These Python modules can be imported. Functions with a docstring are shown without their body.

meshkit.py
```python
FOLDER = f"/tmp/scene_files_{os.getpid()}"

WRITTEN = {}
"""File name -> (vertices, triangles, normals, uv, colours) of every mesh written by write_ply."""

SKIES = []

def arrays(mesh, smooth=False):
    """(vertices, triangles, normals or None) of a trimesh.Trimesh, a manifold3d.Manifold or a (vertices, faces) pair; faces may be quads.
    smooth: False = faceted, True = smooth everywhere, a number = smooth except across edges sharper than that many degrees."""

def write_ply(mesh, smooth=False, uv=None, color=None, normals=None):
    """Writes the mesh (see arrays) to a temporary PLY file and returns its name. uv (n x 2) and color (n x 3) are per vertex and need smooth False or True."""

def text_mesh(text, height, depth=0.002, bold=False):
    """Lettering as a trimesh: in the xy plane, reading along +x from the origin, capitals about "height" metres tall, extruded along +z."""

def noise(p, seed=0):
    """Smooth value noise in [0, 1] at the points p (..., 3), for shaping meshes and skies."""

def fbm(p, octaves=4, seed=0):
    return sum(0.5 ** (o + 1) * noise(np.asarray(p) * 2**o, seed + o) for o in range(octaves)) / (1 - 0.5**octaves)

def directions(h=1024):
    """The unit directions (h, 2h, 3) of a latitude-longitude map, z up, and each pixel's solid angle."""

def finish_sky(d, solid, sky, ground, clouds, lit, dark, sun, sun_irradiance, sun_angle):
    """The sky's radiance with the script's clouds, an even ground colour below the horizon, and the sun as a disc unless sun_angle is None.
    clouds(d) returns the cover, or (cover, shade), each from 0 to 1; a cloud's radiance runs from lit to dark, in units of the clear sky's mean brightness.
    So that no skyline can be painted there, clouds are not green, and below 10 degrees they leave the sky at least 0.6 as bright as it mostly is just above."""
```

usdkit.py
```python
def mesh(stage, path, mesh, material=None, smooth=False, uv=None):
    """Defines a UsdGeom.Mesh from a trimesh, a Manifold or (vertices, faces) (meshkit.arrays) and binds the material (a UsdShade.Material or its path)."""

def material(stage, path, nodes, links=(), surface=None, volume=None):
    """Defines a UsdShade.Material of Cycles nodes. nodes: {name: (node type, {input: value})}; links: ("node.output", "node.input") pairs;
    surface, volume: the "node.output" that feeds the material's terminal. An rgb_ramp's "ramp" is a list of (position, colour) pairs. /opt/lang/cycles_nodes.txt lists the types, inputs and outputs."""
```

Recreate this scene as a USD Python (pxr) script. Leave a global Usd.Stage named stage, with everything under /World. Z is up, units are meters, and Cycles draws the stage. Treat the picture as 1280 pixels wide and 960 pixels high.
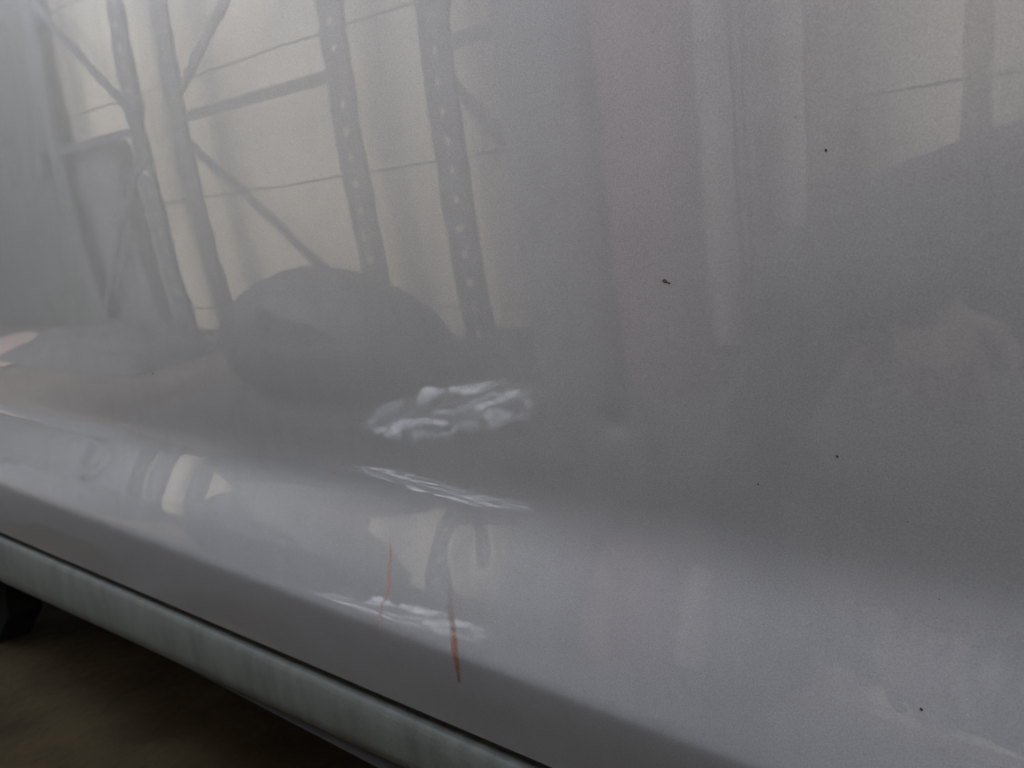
import math, random
import numpy as np, trimesh, usdkit, meshkit
import manifold3d as m3
from shapely.geometry import Polygon, Point, box as sbox
from scipy.interpolate import PchipInterpolator
from pxr import Usd, UsdGeom, UsdLux, UsdShade, Gf, Sdf, Vt

stage = Usd.Stage.CreateInMemory()
UsdGeom.SetStageUpAxis(stage, 'Z')
UsdGeom.SetStageMetersPerUnit(stage, 1.0)
UsdGeom.Xform.Define(stage, '/World')
UsdGeom.Scope.Define(stage, '/World/Looks')
rng = np.random.default_rng(7)
random.seed(7)

# ------------------------------------------------------------------ camera
FPX = 961.0                                   # focal length in pixels of a 1280 wide picture
EYE = np.array([0.0, -0.40, 0.56])
YAW, PITCH = math.radians(37.3), math.radians(5.6)
FWD = np.array([-math.sin(YAW) * math.cos(PITCH), math.cos(YAW) * math.cos(PITCH), -math.sin(PITCH)])
RIGHT = np.array([math.cos(YAW), math.sin(YAW), 0.0])
UP = np.cross(RIGHT, FWD)
cam = UsdGeom.Camera.Define(stage, '/World/camera')
M = np.eye(4)
M[0, :3], M[1, :3], M[2, :3], M[3, :3] = RIGHT, UP, -FWD, EYE
cam.AddTransformOp().Set(Gf.Matrix4d(*M.ravel().tolist()))
cam.CreateFocalLengthAttr(26.0)
cam.CreateHorizontalApertureAttr(26.0 * 1280 / FPX)
cam.CreateVerticalApertureAttr(26.0 * 960 / FPX)
cam.CreateClippingRangeAttr(Gf.Vec2f(0.01, 1000))
cam.CreateFStopAttr(11.0)
cam.CreateFocusDistanceAttr(0.42)
cam.CreateExposureAttr(2.3)

# ------------------------------------------------------------------ sky and sun (overcast)
SUN = np.array([-0.35, 0.55, 0.76]); SUN /= np.linalg.norm(SUN)
SKY_STRENGTH, SUN_STRENGTH = 0.15, 0.25
usdkit.material(stage, '/World/Looks/sky', {
    'sky': ('sky_texture', {'sky_type': 'single_scattering', 'sun_disc': False, 'sun_elevation': math.asin(SUN[2]), 'sun_rotation': math.atan2(SUN[0], SUN[1]), 'aerosol_density': 2.0}),
    'co': ('texture_coordinate', {}),
    'noise': ('noise_texture', {'scale': 2.2, 'detail': 5.0, 'roughness': 0.55}),
    'ramp': ('rgb_ramp', {'ramp': [(0.3, (3.65, 4.38, 5.8)), (0.7, (4.95, 5.6, 6.85))]}),
    'mix': ('mix_color', {'fac': 0.8}),
    'bg': ('background_shader', {'strength': SKY_STRENGTH}),
}, [('co.generated', 'noise.vector'), ('noise.fac', 'ramp.fac'), ('sky.color', 'mix.a'), ('ramp.color', 'mix.b'), ('mix.result', 'bg.color')], surface='bg.background')
dome = UsdLux.DomeLight.Define(stage, '/World/sky')
UsdShade.MaterialBindingAPI.Apply(dome.GetPrim()).Bind(UsdShade.Material.Get(stage, '/World/Looks/sky'))
dome.GetPrim().SetCustomDataByKey('kind', 'structure')
sun = UsdLux.DistantLight.Define(stage, '/World/sun')
sun.CreateAngleAttr(35.0)
sun.CreateIntensityAttr(SUN_STRENGTH)
sun.CreateNormalizeAttr(True)
sun.CreateColorAttr(Gf.Vec3f(1.0, 0.965, 0.91))
zax = SUN
xax = np.cross([0, 0, 1.0], zax); xax /= np.linalg.norm(xax)
yax = np.cross(zax, xax)
S = np.eye(4); S[0, :3], S[1, :3], S[2, :3] = xax, yax, zax
sun.AddTransformOp().Set(Gf.Matrix4d(*S.ravel().tolist()))

# ------------------------------------------------------------------ shape of the car side (cross-section as a tilt of the surface, then a slow warp along the car)
TILT = [(1.4, -3), (1.0, 3.0), (.778, 5.2), (.667, 6.2), (.578, 6.9), (.489, 7.9), (.46, 7.9), (.445, 6.9), (.4325, 3.1), (.420, -1.9), (.408, -7.6), (.394, -10.9), (.377, -10.5), (.356, -7.7), (.335, -6.3),
        (.329, -1), (.322, 9), (.314, 12), (.27, 14), (.1, 14)]
_z = np.array([a for a, b in TILT])[::-1]
_t = np.array([b for a, b in TILT])[::-1]
ZZ = np.linspace(_z[0], _z[-1], 6001)
TT = np.radians(PchipInterpolator(_z, _t)(ZZ))
YY = np.concatenate([[0], np.cumsum(-(np.tan(TT[1:]) + np.tan(TT[:-1])) / 2 * np.diff(ZZ))])
YY -= np.interp(0.423, ZZ, YY)
DENTS = [(-.337, .394, .016, .0005), (-.300, .440, .018, .00025), (-.222, .494, .010, .0006)]     # x, z, radius, depth

def warp(x, z):
    k = np.clip((x + 1.1) / .85, -1.0, 1.3)
    return z + k * np.interp(z, [.2465, .328, .42], [.0065, -.0085, 0])

def skin(x, z):
    """Point of the car side for the unwarped height z."""
    y = np.interp(z, ZZ, YY)
    for dx, dz, r, d in DENTS:
        y = y + d * np.exp(-(((x - dx) / r) ** 2 + ((z - dz) / r) ** 2))
    return np.stack([x, y, warp(x, z)], -1)

def skin_normal(x, z, e=2e-4):
    n = np.cross(skin(x + e, z) - skin(x - e, z), skin(x, z + e) - skin(x, z - e))
    return n / np.linalg.norm(n, axis=-1, keepdims=True)
# --- END PANEL

# ------------------------------------------------------------------ helpers
USED = {}
def numbered(parent, name):
    k = USED.get((parent, name), 0)
    USED[(parent, name)] = k + 1
    return f'{parent}/{name}' if k == 0 else f'{parent}/{name}_{k:03d}'

def tag(prim, label=None, category=None, group=None, kind=None):
    for k, v in (('label', label), ('category', category), ('group', group), ('kind', kind)):
        if v:
            prim.SetCustomDataByKey(k, v)
    return prim

def obj(name, mesh, mat, parent='/World', smooth=False, **kw):
    parent = str(parent.GetPath()) if hasattr(parent, 'GetPath') else parent
    p = usdkit.mesh(stage, numbered(parent, name), mesh, f'/World/Looks/{mat}', smooth=smooth).GetPrim()
    return tag(p, **kw)

def thing(name, label, category, group=None, loc=(0, 0, 0)):
    x = UsdGeom.Xform.Define(stage, numbered('/World', name))
    x.AddTranslateOp().Set(Gf.Vec3d(*map(float, loc)))
    return tag(x.GetPrim(), label, category, group)

def bx(x0, x1, y0, y1, z0, z1, bevel=0.0):
    if bevel:
        s = [m3.Manifold.sphere(bevel, 12).translate((x, y, z)) for x in (x0 + bevel, x1 - bevel) for y in (y0 + bevel, y1 - bevel) for z in (z0 + bevel, z1 - bevel)]
        m = m3.Manifold.batch_hull(s).to_mesh()
        return trimesh.Trimesh(m.vert_properties[:, :3], m.tri_verts, process=False)
    b = trimesh.creation.box([x1 - x0, y1 - y0, z1 - z0])
    b.apply_translation([(x0 + x1) / 2, (y0 + y1) / 2, (z0 + z1) / 2])
    return b

def bar(a, b, w, t):
    """A flat bar from a to b in the xz plane: width w in that plane, thickness t along y."""
    a, b = np.array(a, float), np.array(b, float)
    L = np.linalg.norm(b - a)
    m = trimesh.creation.box([L, t, w])
    d = (b - a) / L
    R = np.eye(4); R[:3, 0] = d; R[:3, 1] = [0, 1, 0]; R[:3, 2] = np.cross(d, [0, 1, 0]); R[:3, 3] = (a + b) / 2
    m.apply_transform(R)
    return m

def cat(*ms):
    return trimesh.util.concatenate([m for m in ms])

def grid(P, flip=False):
    """Mesh of an array of points (n, m, 3)."""
    n, m = P.shape[:2]
    i, j = np.meshgrid(np.arange(n - 1), np.arange(m - 1), indexing='ij')
    q = np.stack([i * m + j, (i + 1) * m + j, (i + 1) * m + j + 1, i * m + j + 1], -1).reshape(-1, 4)
    f = np.vstack([q[:, [0, 1, 2]], q[:, [0, 2, 3]]])
    return trimesh.Trimesh(P.reshape(-1, 3), f[:, ::-1] if flip else f, process=False)

# ------------------------------------------------------------------ materials
def noisy(name, c0, c1, scale=6.0, rough=0.7, detail=5.0, bump=0.0, bump_scale=None, stretch=(1, 1, 1), **pr):
    n = {'g': ('geometry', {}), 'map': ('mapping', {'scale': stretch}), 'n': ('noise_texture', {'scale': scale, 'detail': detail, 'roughness': 0.6}),
         'r': ('rgb_ramp', {'ramp': [(0.3, c0), (0.7, c1)]}), 'p': ('principled_bsdf', {'roughness': rough, **pr})}
    l = [('g.position', 'map.vector'), ('map.vector', 'n.vector'), ('n.fac', 'r.fac'), ('r.color', 'p.base_color')]
    if bump:
        n['n2'] = ('noise_texture', {'scale': bump_scale or scale * 4, 'detail': 4.0})
        n['b'] = ('bump', {'strength': 1.0, 'distance': bump})
        l += [('map.vector', 'n2.vector'), ('n2.fac', 'b.height'), ('b.normal', 'p.normal')]
    return usdkit.material(stage, f'/World/Looks/{name}', n, l, surface='p.BSDF')

# silver-grey metallic paint under clear coat, with fine flake
usdkit.material(stage, '/World/Looks/paint', {
    'g': ('geometry', {}),
    'flake': ('noise_texture', {'scale': 1050.0, 'detail': 2.0, 'roughness': 0.5}),
    'fr': ('rgb_ramp', {'ramp': [(0.25, (.282, .268, .252)), (0.75, (.358, .341, .322))]}),
    'dust': ('noise_texture', {'scale': 30.0, 'detail': 6.0, 'roughness': 0.65}),
    'dr': ('map_range', {'from_min': 0.35, 'from_max': 0.75, 'to_min': 0.36, 'to_max': 0.42}),
    'map': ('mapping', {'scale': (60.0, 60.0, 5.0)}), 'st': ('noise_texture', {'scale': 1.0, 'detail': 5.0, 'roughness': 0.6}),
    'sr': ('rgb_ramp', {'ramp': [(0.3, (.975, .975, .975)), (0.7, (1.02, 1.017, 1.01))]}), 'mx': ('mix_color', {'blend_type': 'multiply', 'fac': 1.0, 'use_clamp': False}),
    'p': ('principled_bsdf', {'metallic': 0.7, 'coat_weight': 1.0, 'coat_roughness': 0.012, 'coat_ior': 1.65, 'specular_ior_level': 0.2}),
}, [('g.position', 'flake.vector'), ('flake.fac', 'fr.fac'), ('g.position', 'map.vector'), ('map.vector', 'st.vector'), ('st.fac', 'sr.fac'), ('fr.color', 'mx.a'), ('sr.color', 'mx.b'), ('mx.result', 'p.base_color'), ('g.position', 'dust.vector'), ('dust.fac', 'dr.value'), ('dr.result', 'p.roughness')], surface='p.BSDF')
noisy('sill_plastic', (.042, .043, .033), (.076, .077, .061), scale=16, rough=0.6, detail=7, stretch=(3, 1, 1), bump=.0004, bump_scale=300)
noisy('underbody', (.012, .011, .010), (.03, .025, .02), scale=12, rough=0.9)
noisy('soot', (.003, .0026, .0024), (.006, .0055, .005), scale=20, rough=1.0, specular_ior_level=.05)
noisy('shade_brown', (.018, .0115, .0045), (.042, .029, .0125), scale=7, rough=0.95, specular_ior_level=.1, detail=9, bump=.004, bump_scale=60)  # ground brown, darkened to stand in for shade under the car
noisy('rubber', (.010, .010, .010), (.018, .017, .016), scale=20, rough=0.75)
usdkit.material(stage, '/World/Looks/yard', {
    'g': ('geometry', {}), 'n': ('noise_texture', {'scale': 2.2, 'detail': 9.0, 'roughness': 0.6}), 'sx': ('separate_xyz', {}),
    'w': ('noise_texture', {'scale': 1.4, 'detail': 4.0}), 'ad': ('math', {'math_type': 'add'}), 'mr': ('map_range', {'range_type': 'smoothstep', 'from_min': -1.3, 'from_max': -2.3, 'to_min': 0.0, 'to_max': 1.0}),
    'r1': ('rgb_ramp', {'ramp': [(0.3, (.030, .026, .021)), (0.7, (.060, .052, .043))]}), 'r2': ('rgb_ramp', {'ramp': [(0.3, (.055, .043, .031)), (0.7, (.115, .092, .070))]}),
    'mx': ('mix_color', {}), 'n2': ('noise_texture', {'scale': 60.0, 'detail': 4.0}), 'b': ('bump', {'strength': 1.0, 'distance': .004}), 'p': ('principled_bsdf', {'roughness': .9, 'specular_ior_level': .25}),
}, [('g.position', 'n.vector'), ('g.position', 'w.vector'), ('g.position', 'sx.vector'), ('sx.x', 'ad.value1'), ('w.fac', 'ad.value2'), ('ad.value', 'mr.value'), ('mr.result', 'mx.fac'), ('n.fac', 'r1.fac'), ('n.fac', 'r2.fac'),
    ('r1.color', 'mx.a'), ('r2.color', 'mx.b'), ('mx.result', 'p.base_color'), ('g.position', 'n2.vector'), ('n2.fac', 'b.height'), ('b.normal', 'p.normal')], surface='p.BSDF')
noisy('cladding', (.52, .443, .322), (.575, .492, .365), scale=1.2, rough=0.5)
noisy('joint', (.10, .10, .10), (.14, .14, .14), scale=9)
noisy('rack_steel', (.052, .053, .053), (.08, .08, .078), scale=9, rough=0.5)
noisy('mauve', (.11, .055, .048), (.15, .08, .07), scale=2.5, rough=0.6)
noisy('grey_column', (.085, .085, .083), (.12, .12, .117), scale=2.5, rough=0.6)
noisy('brown_steel', (.085, .05, .042), (.12, .072, .06), scale=9, rough=0.5)
noisy('dark_tarp', (.022, .021, .020), (.045, .043, .04), scale=7, rough=0.7)
noisy('plywood', (.74, .58, .46), (.82, .65, .53), scale=3, rough=0.7, stretch=(6, 6, .4))
noisy('green_grey', (.026, .030, .021), (.042, .048, .035), scale=3, rough=0.6)
noisy('grey_tarp', (.07, .07, .068), (.11, .11, .108), scale=4, rough=0.7)
noisy('cardboard', (.22, .15, .12), (.28, .20, .165), scale=7, rough=0.85)
noisy('black_plastic', (.014, .014, .016), (.022, .022, .024), scale=5, rough=0.55)
noisy('dark_cloth', (.018, .018, .020), (.030, .030, .033), scale=60, rough=0.95)
noisy('denim', (.016, .018, .024), (.028, .030, .038), scale=80, rough=0.95)
noisy('skin', (.23, .14, .10), (.28, .18, .135), scale=25, rough=0.55)
noisy('hair', (.02, .015, .012), (.04, .03, .02), scale=90, rough=0.6)
noisy('phone_black', (.012, .012, .013), (.016, .016, .017), scale=9, rough=0.2)
noisy('dirt', (.018, .013, .009), (.035, .026, .018), scale=900, rough=0.9)
noisy('chip', (.45, .45, .43), (.55, .55, .53), scale=60, rough=0.6)
usdkit.material(stage, '/World/Looks/film', {
    'a': ('attribute', {'attribute': 'fade'}),
    't': ('transparent_bsdf', {'color': (.96, .96, .95)}),
    'p': ('principled_bsdf', {'base_color': (.88, .88, .85), 'roughness': .25, 'coat_weight': 0.6, 'coat_roughness': 0.08}),
    'm': ('mix_closure', {}),
}, [('a.fac', 'm.fac'), ('t.BSDF', 'm.closure1'), ('p.BSDF', 'm.closure2')], surface='m.closure')

def stain(name, col, rough=0.6):
    usdkit.material(stage, f'/World/Looks/{name}', {
        'a': ('attribute', {'attribute': 'fade'}), 'g': ('geometry', {}),
        'n': ('noise_texture', {'scale': 420.0, 'detail': 5.0, 'roughness': .7}), 'nr': ('map_range', {'from_min': .38, 'from_max': .62, 'to_min': .35, 'to_max': 1.0}),
        'mul': ('math', {'math_type': 'multiply'}),
        't': ('transparent_bsdf', {}), 'p': ('principled_bsdf', {'base_color': col, 'roughness': rough}), 'm': ('mix_closure', {}),
    }, [('g.position', 'n.vector'), ('n.fac', 'nr.value'), ('a.fac', 'mul.value1'), ('nr.result', 'mul.value2'), ('mul.value', 'm.fac'), ('t.BSDF', 'm.closure1'), ('p.BSDF', 'm.closure2')], surface='m.closure')
stain('rust', (.155, .05, .018))
stain('rust_pale', (.29, .115, .055))

# ------------------------------------------------------------------ the setting
c = np.linspace(-1, 1, 81); c = np.sign(c) * np.abs(c) ** 3 * 120
gx, gy = np.meshgrid(c, c, indexing='ij')
gz = (meshkit.fbm(np.stack([gx * 1.3 + 50, gy * 1.3 + 50, gx * 0], -1), 4, 3) - .5) * .012
ground = obj('ground', grid(np.stack([gx, gy, gz], -1)), 'yard', smooth=True, kind='structure')
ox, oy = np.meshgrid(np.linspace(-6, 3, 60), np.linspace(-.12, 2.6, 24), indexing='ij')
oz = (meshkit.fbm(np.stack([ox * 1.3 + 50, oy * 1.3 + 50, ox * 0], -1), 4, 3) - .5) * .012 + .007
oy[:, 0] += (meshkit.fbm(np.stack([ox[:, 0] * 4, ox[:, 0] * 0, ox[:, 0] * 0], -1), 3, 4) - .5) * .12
obj('painted_car_shade', grid(np.stack([ox, oy, oz], -1)), 'shade_brown', smooth=True, kind='structure')  # dark sheet under the car, its shade painted into the colour

# ------------------------------------------------------------------ the car side
car = thing('parked_car', 'dusty silver-grey car side with a creased lower panel and orange rust runs', 'car')
X0, X1 = -3.6, 1.6
xs = np.concatenate([np.arange(X0, -1.45, .02), np.arange(-1.45, .06, .0024), np.arange(.06, X1 + .001, .02)])
zs = np.concatenate([np.arange(.247, .46, .0012), np.arange(.46, .92, .0024), np.arange(.92, 1.05, .02)])
XX, ZG = np.meshgrid(xs, zs, indexing='ij')
P = skin(XX, ZG)
# orange peel and long-wave unevenness of a real pressed panel
q = np.stack([XX, ZG, XX * 0], -1)
near = (XX > -1.5) & (XX < .1)
P[..., 1] += (meshkit.fbm(q * 95 + 300, 2, 11) - .5) * 1.6e-5 + (meshkit.fbm(q * 14 + 90, 2, 5) - .5) * 9e-5
pv = obj('door_panel', grid(P, flip=False), 'paint', car, smooth=True)
# hem turned in at the lower edge
hem = skin(xs, np.full_like(xs, .247))
hemP = np.stack([hem, hem + [0, .006, -.0015], hem + [0, .02, -.001]], 1)
obj('panel_hem', grid(hemP, flip=True), 'paint', car, smooth=True)
# sill strip below the seam
kx = np.clip((xs + 1.1) / .85, -1, 1.3)
top = warp(xs, np.full_like(xs, .2465)) - .0072
bot = .167 + .030 * kx
prof = [(.030, -.004, 0), (.012, -.001, 0), (.006, .0, 0), (.0025, -.0022, 0), (.001, -.007, 0), (.002, 0, .35), (.005, 0, .7), (.009, 0, .9), (.014, .0, .97), (.024, -.001, 1.0), (.05, 0, 1.0), (.09, .004, 1.0)]
rows = []
for y, dz, k in prof:
    rows.append(np.stack([xs, np.full_like(xs, y), top + dz + k * (bot - top)], -1))
SP = np.stack(rows, 1)
SP[..., 1] += (meshkit.fbm(np.stack([SP[..., 0] * 6, SP[..., 2] * 20, SP[..., 0] * 0], -1) + 40, 3, 8) - .5) * .0012
obj('sill_strip', grid(SP, flip=True), 'sill_plastic', car, smooth=True)
# the body behind the skin: floor pan, inner side, and a low far sill added to shade the ground
obj('seam_backing', bx(X0, X1, .014, .026, .18, .30), 'rubber', car)
obj('underbody', cat(bx(X0, X1, .095, 1.75, .17, .28), bx(X0, X1, 1.70, 1.76, .05, .17), bx(X0, X1, .06, 1.75, .28, 1.02)), 'underbody', car)
obj('top_return', grid(np.stack([skin(xs, np.full_like(xs, 1.045)), np.stack([xs, np.full_like(xs, .12), np.full_like(xs, 1.075)], -1), np.stack([xs, np.full_like(xs, 1.75), np.full_like(xs, 1.08)], -1)], 1), flip=True), 'paint', car)
# bracket hanging under the sill at the far end
BR = [(-1.50, .20), (-1.355, .195), (-1.36, .15), (-1.385, .10), (-1.375, .07), (-1.40, .045), (-1.43, .012), (-1.47, .012), (-1.48, .06), (-1.51, .10)]
brk = trimesh.creation.extrude_polygon(Polygon(BR).buffer(.006), .05)
brk.apply_transform(np.array([[1, 0, 0, 0], [0, 0, -1, .11], [0, 1, 0, 0], [0, 0, 0, 1.0]]))
obj('underbody_bracket', brk, 'soot', car)

def patch(pts, widths, fades, mat, name, lift=.00025, label=None, across=7, edge=1.0):
    """A run or mark lying on the car side: pts are (x, z) along it, with its width and strength there."""
    pts, widths, fades = np.array(pts, float), np.array(widths, float), np.array(fades, float)
    s = np.concatenate([[0], np.cumsum(np.linalg.norm(np.diff(pts, axis=0), axis=1))])
    t = np.linspace(0, s[-1], max(12, int(s[-1] / .0015)))
    px, pz = np.interp(t, s, pts[:, 0]), np.interp(t, s, pts[:, 1])
    w, f = np.interp(t, s, widths), np.interp(t, s, fades)
    d = np.stack([np.gradient(px), np.gradient(pz)], -1); d /= np.linalg.norm(d, axis=1, keepdims=True)
    nn = np.stack([-d[:, 1], d[:, 0]], -1)
    u = np.linspace(-1, 1, across)
    x = px[:, None] + nn[:, :1] * u * w[:, None] / 2
    z = pz[:, None] + nn[:, 1:] * u * w[:, None] / 2
    Q = skin(x, z) + skin_normal(x, z) * lift
    m = grid(Q)
    n = np.cross(m.vertices[m.faces[0][1]] - m.vertices[m.faces[0][0]], m.vertices[m.faces[0][2]] - m.vertices[m.faces[0][0]])
    if n[1] > 0:
        m = grid(Q, flip=True)
    p = obj(name, m, mat, car, smooth=True, label=label)
    fade = (f[:, None] * (1 - np.abs(u) ** 1.6 * edge)[None, :]).ravel().clip(0, 1)
    UsdGeom.PrimvarsAPI(p).CreatePrimvar('fade', Sdf.ValueTypeNames.FloatArray, 'vertex').Set(Vt.FloatArray.FromNumpy(fade.astype(np.float32)))
    return p
patch([(-.4188, .3925), (-.4153, .3804), (-.4136, .3615), (-.4138, .3530), (-.4165, .3475)], [.0018, .0040, .0052, .0050, .004], [.05, .42, .6, .55, .5], 'rust_pale', 'rust_run')
patch([(-.4150, .3490), (-.4199, .3429), (-.4198, .3322), (-.4229, .3114)], [.003, .0036, .0038, .0034], [.45, .55, .5, .2], 'rust_pale', 'rust_run', label='faint lower end of the left rust run')
patch([(-.3545, .3730), (-.3510, .3561), (-.3471, .3415), (-.3436, .3227), (-.3456, .2995)], [.0050, .0074, .0082, .0076, .0036], [.0, .25, .7, 1.0, .9], 'rust', 'rust_run', label='darkest rust run crossing the lower edge')
patch([(-.4875, .4277), (-.4837, .4277)], [.003, .003], [.5, .5], 'rust_pale', 'rust_spot')

SPECKS = [(-.1044, .6323, 1.6), (-.0985, .4879, 1.4), (-.1382, .4678, 1.1), (-.7494, .4953, 2.2), (-.0562, .3763, 1.9), (-.2096, .6514, .8), (-.1181, .6486, .8),
          (-.2532, .6031, .6), (-.2435, .5505, .7), (-.1312, .5503, .8), (-.0666, .4595, .9), (-.0522, .424, .8)]
def speck(x, z, r, stretch=1.0, ang=0.0):
    """A grain of dirt of about r millimetres across, sitting on the paint."""
    s = trimesh.creation.icosphere(1)
    v = s.vertices * (1 + .35 * (meshkit.noise(s.vertices * 1.7 + x * 977) - .5))[:, None] * r * .00037
    v[:, 0] *= stretch; v[:, 1] *= .6
    ca, sa = math.cos(ang), math.sin(ang)
    v = np.stack([v[:, 0] * ca - v[:, 2] * sa, v[:, 1], v[:, 0] * sa + v[:, 2] * ca], -1)
    return trimesh.Trimesh(v + skin(np.array(x), np.array(z)), s.faces, process=False)
for x, z, r in SPECKS:
    obj('dirt_speck', speck(x, z, r if r > 1 else r * .75, 1.3, x * 70), 'dirt', car)
obj('dirt_speck', cat(speck(-.1870, .5747, 2.4, 1.9, -.45), speck(-.1848, .5736, 1.2, 2.2, -.6)), 'dirt', car, label='largest dirt speck, like a tiny insect')
dust = [speck(float(x), float(z), float(r), 1.2, float(x) * 90) for x, z, r in zip(rng.uniform(-.55, -.01, 1100), .68 - .36 * rng.uniform(0, 1, 1100) ** .8, .10 + .34 * rng.uniform(0, 1, 1100) ** 3)]
tag(obj('dust_grains', cat(*dust), 'dirt', car), kind='stuff')
pale = [speck(float(x), float(z), float(r), 1.2, float(x) * 90) for x, z, r in zip(rng.uniform(-.6, -.02, 160), rng.uniform(.34, .68, 160), rng.uniform(.15, .4, 160))]
tag(obj('pale_dust_grains', cat(*pale), 'chip', car), kind='stuff')
ch = trimesh.creation.icosphere(2); ch.apply_scale([.006, .002, .004]); ch.apply_translation([-1.247, .006, .178])
obj('stone_chip', ch, 'chip', car, label='pale chip on the sill strip')

# ------------------------------------------------------------------ the yard behind the photographer, seen in the paint
wall = thing('cladding_wall', 'white cladding wall with horizontal joints facing the car', 'wall')
edges = [-.02, .125, .70, 1.27, 1.84, 2.41, 2.75]
for a, b in zip(edges[:-1], edges[1:]):
    for x0 in (-10.0, -7.0, -4.0, -1.0, 2.0, 5.0):
        obj('wall_panel', bx(x0 + .003, x0 + 2.997, -1.83, -1.75, a + .004, b - .004), 'cladding', wall)
obj('wall_core', bx(-10.0, 8.0, -1.90, -1.765, -.02, 2.74), 'joint', wall)

def rack_upright(x, y, h=2.5, w=.115):
    pl = sbox(-w / 2, 0.01, w / 2, h)
    holes = []
    for k in range(int((h - .08) / .10)):
        holes.append(Point(0, .06 + k * .10).buffer(.0135, 4))
    from shapely.ops import unary_union
    m = trimesh.creation.extrude_polygon(pl.difference(unary_union(holes)), .003, engine='earcut')
    m.apply_transform(np.array([[1, 0, 0, x], [0, 0, -1, y], [0, 1, 0, 0], [0, 0, 0, 1.0]]))
    return cat(m, bx(x - w / 2 - .003, x - w / 2, y - .022, y, .01, h), bx(x + w / 2, x + w / 2 + .003, y - .022, y, .01, h))

def rack_frame(xa, xb, label, braces, mat='rack_steel'):
    y = -1.60
    t = thing('rack_frame', label, 'rack frame', 'rack frames standing against the white wall')
    for x in (xa, xb):
        obj('upright', rack_upright(x, y), mat, t)
        obj('foot_plate', bx(x - .075, x + .075, y - .10, y + .04, 0, .01), mat, t)
    for (x0, z0), (x1, z1), w in braces:
        obj('brace', bar((x0, y - .014, z0), (x1, y - .014, z1), w, .016), mat, t)
def braces(xa, xb, up):
    """Horizontal at 1.07 and a zig-zag; up = where the node of the diagonals stands."""
    n, o = (xa, xb) if up == 'a' else (xb, xa)
    return [((xa, 1.07), (xb, 1.07), .045), ((n, .99), (o, .10), .04), ((n, 1.14), (o, 1.92), .04), ((xa, 2.0), (xb, 2.0), .045), ((xa, .06), (xb, .06), .045)]
rack_frame(-4.42, -3.56, 'grey perforated steel rack frame farthest left beside the green-grey door', braces(-4.42, -3.56, 'b'))
rack_frame(-3.21, -2.16, 'grey perforated steel rack frame behind the black sack', braces(-3.21, -2.16, 'a'))
rack_frame(-1.70, -.93, 'grey perforated steel rack frame half hidden by the two round columns', braces(-1.70, -.93, 'a'))
rack_frame(-.52, .53, 'brown perforated steel rack frame directly behind the kneeling person', braces(-.52, .53, 'b'), 'brown_steel')

# two round columns side by side
for (cx_, cy_, r_c), m_, lab in (((-1.115, -1.335, .125), 'grey_column', 'round grey column standing just behind the white film, left of the brown one'), ((-.870, -1.36, .112), 'mauve', 'round brown-mauve column right of the grey one')):
    t = thing('round_column', lab, 'column', 'round columns before the rack frames')
    c_ = trimesh.creation.revolve(np.array([(0, 0), (r_c, 0), (r_c, 2.6), (r_c - .02, 2.64), (0, 2.64)]), sections=64)
    c_.apply_translation([cx_, cy_, 0])
    obj('shaft', c_, m_, t, smooth=35)
    b_ = trimesh.creation.annulus(r_c + .0005, r_c + .012, .05); b_.apply_translation([cx_, cy_, 1.5])
    obj('band', b_, m_, t, smooth=35)
t = thing('plywood_sheet', 'pale plywood sheet standing upright between rack uprights', 'board')
obj('sheet', bx(-.90, -.57, -1.745, -1.727, 0, 2.3), 'plywood', t)
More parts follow.
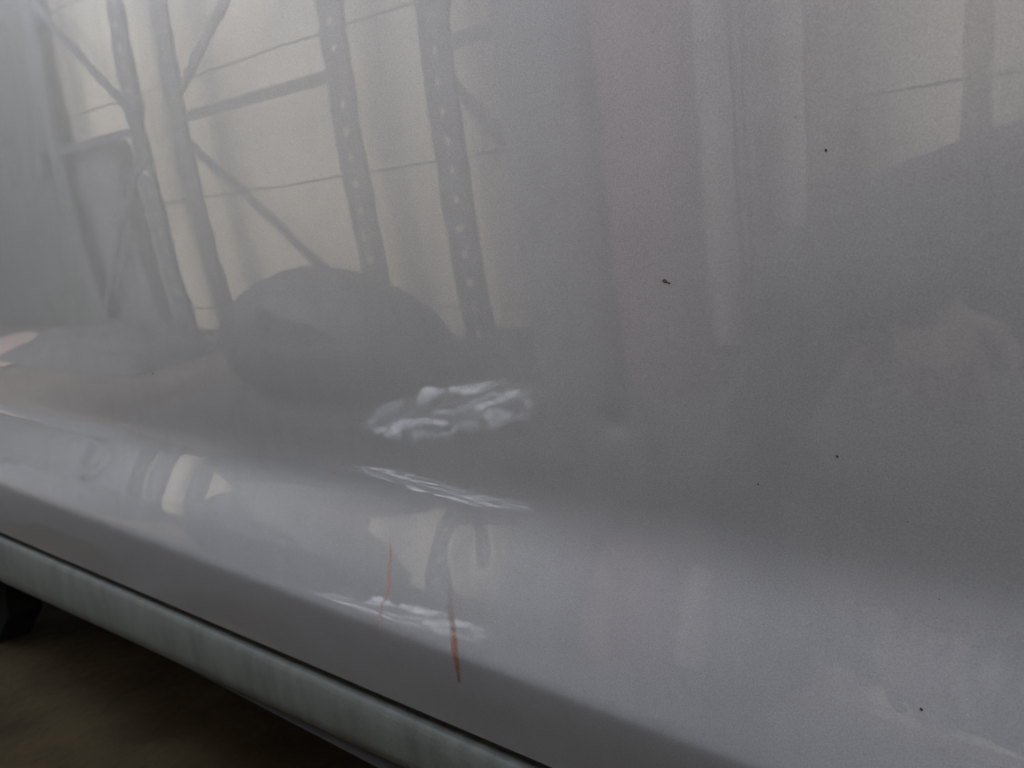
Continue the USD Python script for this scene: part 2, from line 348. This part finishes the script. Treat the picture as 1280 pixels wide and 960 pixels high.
for x in (-.80, -.77):
    obj('batten', bx(x - .006, x + .006, -1.727, -1.717, 0, 2.3), 'mauve', t)
for px_, lab in ((-.235, 'slim square brown post rising just above the shoulder of the kneeling person'), (-.685, 'slim square brown post before the pale plywood sheet')):
    t = thing('steel_post', lab, 'post', 'slim posts near the white wall')
    obj('shaft', bx(px_ - .026, px_ + .026, -1.66, -1.608, .01, 2.4, .006), 'brown_steel', t)
    obj('foot_plate', bx(px_ - .06, px_ + .06, -1.70, -1.57, 0, .01), 'brown_steel', t)
t = thing('added_side_wall', 'green-grey ribbed steel wall added at the far left to block low sky', 'wall')  # unseen wall, added to keep grazing sky light off the paint
for k in range(9):
    obj('sheet_panel', bx(-6.68 + .012 * (k % 2), -6.60, -1.74 + k * .2 + .003, -1.54 + k * .2 - .003, 0, 2.9), 'green_grey', t)
t = thing('steel_door', 'green-grey sheet steel door at the far left of the wall', 'door')
obj('leaf', bx(-6.4, -4.50, -1.72, -1.67, .02, 2.3, .006), 'green_grey', t)
obj('handle', bx(-4.70, -4.66, -1.665, -1.62, .95, 1.12, .008), 'rack_steel', t)
t = thing('covered_stack', 'waist-high stack under a grey tarpaulin behind the left rack frame', 'stack')
obj('cover', bx(-4.40, -3.93, -1.745, -1.66, 0, 1.065, .004), 'grey_tarp', t, smooth=40)

# sheet of cardboard on the floor
cx, cy = np.meshgrid(np.linspace(-5.3, -4.1, 30), np.linspace(-1.5, -.95, 20), indexing='ij')
cz = .011 + (meshkit.fbm(np.stack([cx * 1.3 + 50, cy * 1.3 + 50, cx * 0], -1), 4, 3) - .5) * .012
obj('cardboard_sheet', grid(np.stack([cx, cy, cz], -1)), 'cardboard', smooth=True, label='flattened brown cardboard sheet on the ground near the steel door', category='cardboard')

# dark folded tarpaulin lying low before the left frames
tx_, ty_ = np.meshgrid(np.linspace(-4.5, -3.0, 90), np.linspace(-1.48, -1.0, 40), indexing='ij')
tq = np.stack([tx_, ty_, tx_ * 0], -1)
te = np.clip(1 - np.abs((tx_ + 3.75) / .75) ** 4, 0, 1) * np.clip(1 - np.abs((ty_ + 1.24) / .24) ** 3, 0, 1)
tz_ = .004 + te * (.05 + .13 * meshkit.fbm(tq * np.array([3, 9, 1]) + 4, 4, 12))
obj('folded_tarpaulin', grid(np.stack([tx_, ty_, tz_], -1)), 'dark_tarp', smooth=True, label='dark folded tarpaulin lying low on the ground before the left rack frames', category='tarpaulin')

# black sack
s = trimesh.creation.icosphere(5)
v = s.vertices.copy()
v = np.sign(v) * np.abs(v) ** .85
v[:, 2] = np.where(v[:, 2] < 0, v[:, 2] * .35, v[:, 2])
n_ = meshkit.fbm(v * 2.2 + 7, 4, 4) - .5
r_ = meshkit.fbm(v * np.array([6, 6, 2.0]) + 3, 3, 9) - .5
v *= (1 + .16 * n_ + .05 * np.abs(r_))[:, None]
v = v * [.43, .25, .32]
v[:, 2] *= 1 - .38 * np.clip(v[:, 0] / .43 + .15, 0, 1) ** 1.4
v[:, 2] = np.maximum(v[:, 2], -.10) + .10
v = v + [-1.925, -1.16, 0]
obj('rubbish_sack', trimesh.Trimesh(v, s.faces, process=False), 'black_plastic', smooth=True, label='rounded black plastic sack lying on the ground before the rack frames', category='sack')

# crumpled clear film with whitened folds; its glossy highlights are painted as opaque white
FL = np.array([(-1.52, -.86), (-1.50, -1.02), (-1.46, -1.20), (-1.33, -1.24), (-1.20, -1.22), (-1.12, -1.12), (-1.04, -.95), (-1.16, -.82), (-1.26, -.77), (-1.36, -.78), (-1.45, -.82)])
GLINT_FOLDS = [([(-1.385, -.800), (-1.346, -.818), (-1.325, -.850), (-1.296, -.880), (-1.265, -.905)], [.008, .024, .022, .016, .006], 1.0), ([(-1.350, -.800), (-1.300, -.779)], [.018, .008], .9),
         ([(-1.458, -1.052), (-1.435, -1.062), (-1.403, -1.010)], [.022, .026, .010], 1.0), ([(-1.395, -1.100), (-1.338, -1.112), (-1.310, -1.155)], [.012, .026, .012], .75),
         ([(-1.222, -1.010), (-1.207, -1.046), (-1.205, -1.084), (-1.175, -1.105), (-1.17, -1.136)], [.010, .020, .024, .016, .010], .95), ([(-1.25, -.802), (-1.206, -.812)], [.016, .02], .35),
         ([(-1.163, -.823), (-1.151, -.863)], [.02, .024], .38), ([(-1.151, -.947), (-1.091, -.925), (-1.062, -.942)], [.020, .026, .02], .45),
         ([(-1.338, -.96), (-1.272, -.963), (-1.263, -1.016), (-1.272, -1.096)], [.012, .014, .014, .012], .42), ([(-1.446, -.854), (-1.485, -.946), (-1.468, -.992)], [.012, .02, .012], .25), ([(-1.169, -1.117), (-1.075, -1.019)], [.012, .012], .35)]
GLINT_FOLDS = [(p, [w * 1.22 for w in ws], min(1, a * 1.1)) for p, ws, a in GLINT_FOLDS]
fx, fy = np.meshgrid(np.linspace(-1.56, -1.0, 220), np.linspace(-1.28, -.74, 210), indexing='ij')
fq = np.stack([fx, fy, fx * 0], -1)
wx = fx + .05 * (meshkit.fbm(fq * 14 + 5, 3, 1) - .5) + .022 * (meshkit.fbm(fq * 55 + 5, 2, 3) - .5); wy = fy + .05 * (meshkit.fbm(fq * 14 + 70, 3, 2) - .5) + .022 * (meshkit.fbm(fq * 55 + 8, 2, 4) - .5)
op = np.full(fx.shape, .06) + .16 * np.clip(meshkit.fbm(fq * 12 + 31, 3, 8) - .45, 0, 1) * 2
lift_ = np.zeros(fx.shape)
for pts, ws, amp in GLINT_FOLDS:
    for (a, b), (wa, wb) in zip(zip(pts[:-1], pts[1:]), zip(ws[:-1], ws[1:])):
        a, b = np.array(a), np.array(b); d = b - a
        t_ = np.clip(((wx - a[0]) * d[0] + (wy - a[1]) * d[1]) / (d @ d), 0, 1)
        e_ = np.hypot(wx - a[0] - t_ * d[0], wy - a[1] - t_ * d[1]) / (wa + (wb - wa) * t_)
        k_ = 1 / (1 + np.exp((e_ - .95) * 15))
        op = np.maximum(op, amp * k_); lift_ = np.maximum(lift_, np.exp(-e_ ** 2 * .7) * (wa + wb) * .6)
import shapely
fp = Polygon(FL)
rimd = np.array([fp.exterior.distance(Point(x, y)) for x, y in zip(fx.ravel(), fy.ravel())]).reshape(fx.shape)
ins = shapely.contains_xy(fp, fx.ravel(), fy.ravel()).reshape(fx.shape)
op = op * (.55 + .45 * np.clip((meshkit.fbm(fq * np.array([60, 22, 1]) + 3, 3, 15) - .36) * 7, 0, 1))
op = op * np.clip(np.where(ins, rimd, -rimd) / .025 + .6, 0, 1)
fz = .010 + lift_ + .020 * (meshkit.fbm(fq * 13 + 2, 4, 1) - .3).clip(0) + .010 * np.abs(meshkit.fbm(fq * 30 + 12, 2, 4) - .5)
fm = grid(np.stack([fx, fy, fz], -1))
sel = (np.where(ins, rimd, -rimd).ravel() > -.008)[fm.faces].all(1)
fm.update_faces(sel)
used = np.unique(fm.faces)
fm = trimesh.Trimesh(fm.vertices[used], np.searchsorted(used, fm.faces), process=False)
op = op.ravel()[used]
fo = obj('plastic_film', fm, 'film', smooth=True, label='crumpled clear plastic film with whitened folds and painted glints on the ground before the black sack', category='plastic film')
UsdGeom.PrimvarsAPI(fo).CreatePrimvar('fade', Sdf.ValueTypeNames.FloatArray, 'vertex').Set(Vt.FloatArray.FromNumpy(op.astype(np.float32)))

# ------------------------------------------------------------------ the photographer, crouching with a phone
def chain(js):
    """js: list of (p, r); the hulls of neighbouring spheres."""
    return [m3.Manifold.batch_hull([m3.Manifold.sphere(r, 20).translate(tuple(map(float, p))) for p, r in (a, b)]) for a, b in zip(js[:-1], js[1:])]
def solid(bones, length=.02, rounds=6):
    m = m3.Manifold.batch_boolean(bones, m3.OpType.Add).refine_to_length(length).to_mesh()
    t = trimesh.Trimesh(m.vert_properties[:, :3], m.tri_verts)
    trimesh.smoothing.filter_taubin(t, iterations=rounds)
    return t
J = {k: np.array(v) for k, v in dict(pelvis=(.17, -1.0, .28), belly=(.15, -.95, .40), chest=(.135, -.80, .545), neck=(.125, -.67, .68), head=(.115, -.60, .785),
     sl=(-.02, -.74, .555), sr=(.29, -.75, .60), el=(-.25, -.64, .495), wl=(-.15, -.55, .44), er=(.37, -.62, .45), wr=(.165, -.535, .545),
     hl=(.05, -.98, .29), hr=(.27, -.94, .29), kl=(-.295, -.68, .435), kr=(.09, -.48, .095), al=(-.445, -.83, .085), ar=(.24, -.89, .10),
     tl=(-.50, -.71, .03), tr=(.28, -.97, .04), hel=(-.42, -.88, .045), her=(.27, -.97, .14)).items()}
def hand(w, d, side, curl, palm_n):
    """Bones of a hand at wrist w pointing along d; side = direction of the thumb; palm_n = the way the palm faces."""
    d, side, palm_n = (np.array(a, float) / np.linalg.norm(a) for a in (d, side, palm_n))
    b = []
    kn = [w + d * .085 + side * s for s in (.032, .011, -.011, -.031)]
    b.append(m3.Manifold.batch_hull([m3.Manifold.sphere(.014, 14).translate(tuple(p)) for p in (w + side * .018, w - side * .018, kn[0] - d * .006, kn[3] - d * .008, kn[1])]))
    for k, L in zip(kn, (.072, .080, .075, .060)):
        p, js, ang = k, [(k - d * .02, .0095)], .25 * curl
        js.append((p, .0095))
        for f, r in ((.45, .0088), (.32, .0082), (.23, .0075)):
            p = p + (d * math.cos(ang) + palm_n * math.sin(ang)) * L * f
            js.append((p, r)); ang += .55 * curl
        b += chain(js)
    t0 = w + d * .028 + side * .026
    t1 = t0 + (d * .55 + side * .75 + palm_n * .25) * .036
    t2 = t1 + (d * .9 + side * .25 + palm_n * .35 * curl) * .032
    t3 = t2 + (d * 1.0 - side * .05 + palm_n * .4 * curl) * .024
    return b + chain([(t0, .013), (t1, .0115), (t2, .0105), (t3, .0088)])
body = chain([(J['pelvis'], .12), (J['belly'], .115), (J['chest'], .125), (J['neck'] - [0, .01, .05], .07)]) + chain([(J['neck'] - [0, .01, .05], .055), (J['head'] - [0, .02, .03], .055)])
for s in 'lr':
    body += chain([(J['chest'] + [0, 0, .03], .10), (J['s' + s], .058)]) + chain([(J['s' + s], .055), (J['e' + s], .042), (J['w' + s], .028)])
    body += chain([(J['pelvis'], .115), (J['h' + s], .10)]) + chain([(J['h' + s], .092), (J['k' + s], .060), (J['a' + s], .040)])
    body += chain([(J['he' + s], .036), (J['t' + s], .028)]) + chain([(J['a' + s], .038), (J['he' + s], .036)])
# head: skull, jaw, nose, ears, brow
hc = J['head']
def sph(p, r, sc=(1, 1, 1)):
    return m3.Manifold.sphere(r, 24).scale(sc).translate(tuple(map(float, hc + np.array(p))))
body += [sph((0, -.005, .035), .088, (.86, 1.05, 1.0)), sph((0, .025, -.035), .062, (.92, .95, 1.15)), sph((0, .050, -.078), .026, (1.2, .9, .8)),
         m3.Manifold.batch_hull([sph((0, .080, .020), .009), sph((0, .100, -.022), .013), sph((0, .082, -.030), .016)]),
         sph((.078, -.005, .0), .028, (.3, .8, 1.1)), sph((-.078, -.005, .0), .028, (.3, .8, 1.1)), sph((0, .078, -.055), .020, (1.3, .5, .45)), sph((0, .074, .035), .04, (1.3, .4, .3))]
handsL = hand(J['wl'], (.25, .35, -1.0), (1, .1, .2), .7, (.2, -1, -.3))
handsR = hand(J['wr'], (-.55, .55, .35), (-.2, .2, 1), 1.2, (-.6, .9, .1))
def mesh_of(b, length, rounds):
    return solid(b, length, rounds)
person = thing('person', 'person in dark jacket and jeans kneeling before the car with a phone', 'person')
obj('body', mesh_of(body + handsL + handsR, .008, 5), 'skin', person, smooth=True)
jk = chain([(J['pelvis'] + [0, 0, .04], .140), (J['belly'], .138), (J['chest'], .150), (J['neck'] - [0, .015, .055], .088)])
jk += chain([(J['belly'] + [-.05, .05, .0], .125), (J['sl'] * .45 + J['el'] * .55 + [.02, 0, -.02], .075)])
for s in 'lr':
    jk += chain([(J['chest'] + [0, 0, .03], .118), (J['s' + s], .074)]) + chain([(J['s' + s], .082), (J['e' + s], .062), (J['w' + s] * .96 + J['e' + s] * .04, .042)])
jm = solid(jk, .02, 5)
jm.vertices += jm.vertex_normals * ((meshkit.fbm(jm.vertices * 14, 3, 2) - .5) * .015)[:, None]
obj('jacket', jm, 'dark_cloth', person, smooth=True)
tr_ = []
for s in 'lr':
    tr_ += chain([(J['pelvis'], .128), (J['h' + s], .112)]) + chain([(J['h' + s], .112), (J['k' + s], .082), (J['a' + s] + [0, 0, .03], .058)])
tm = solid(tr_, .02, 5)
tm.vertices += tm.vertex_normals * ((meshkit.fbm(tm.vertices * 16, 3, 7) - .5) * .02)[:, None]
obj('jeans', tm, 'denim', person, smooth=True)
for s in 'lr':
    sh = solid(chain([(J['he' + s], .044), (J['t' + s] + [0, 0, .006], .036)]) + chain([(J['a' + s] + [0, 0, .01], .05), (J['he' + s], .045)]), .012, 4)
    sh.vertices[:, 2] = np.maximum(sh.vertices[:, 2], .002)
    obj('shoe', sh, 'rubber', person, smooth=True)
hr = (sph((0, -.012, .045), .094, (.88, 1.05, 1.0)) - sph((0, .095, -.02), .085, (1.2, 1, 1.2)) - m3.Manifold.cube((.4, .4, .2), True).translate(tuple(hc + [0, .0, -.135])))
hm = hr.refine_to_length(.012).to_mesh()
ht = trimesh.Trimesh(hm.vert_properties[:, :3], hm.tri_verts)
ht.vertices += ht.vertex_normals * ((meshkit.fbm(ht.vertices * 60, 2, 3) - .5) * .008)[:, None]
obj('hair', ht, 'hair', person, smooth=True)
for sx in (-.031, .031):
    e = trimesh.creation.icosphere(2, .0125); e.apply_translation(hc + [sx, .073, .012])
    obj('eye', e, 'chip', person, smooth=True)
    e = trimesh.creation.icosphere(2, .0062); e.apply_translation(hc + [sx, .0815, .010])
    obj('iris', e, 'hair', person, smooth=True)

# the phone: its lens is where the picture is taken from
ph = bx(-.065, .095, -.008, 0, -.04, .035, .0035)
R = np.eye(4); R[:3, 0] = RIGHT; R[:3, 1] = FWD; R[:3, 2] = UP; R[:3, 3] = EYE - FWD * .006
ph.apply_transform(R)
phone = thing('phone', 'black phone held level in the right hand of the kneeling person', 'phone')
obj('case', ph, 'phone_black', phone, smooth=40)
scr = bx(-.062, .092, -.0095, -.0083, -.037, .032); scr.apply_transform(R)
obj('screen', scr, 'phone_black', phone)
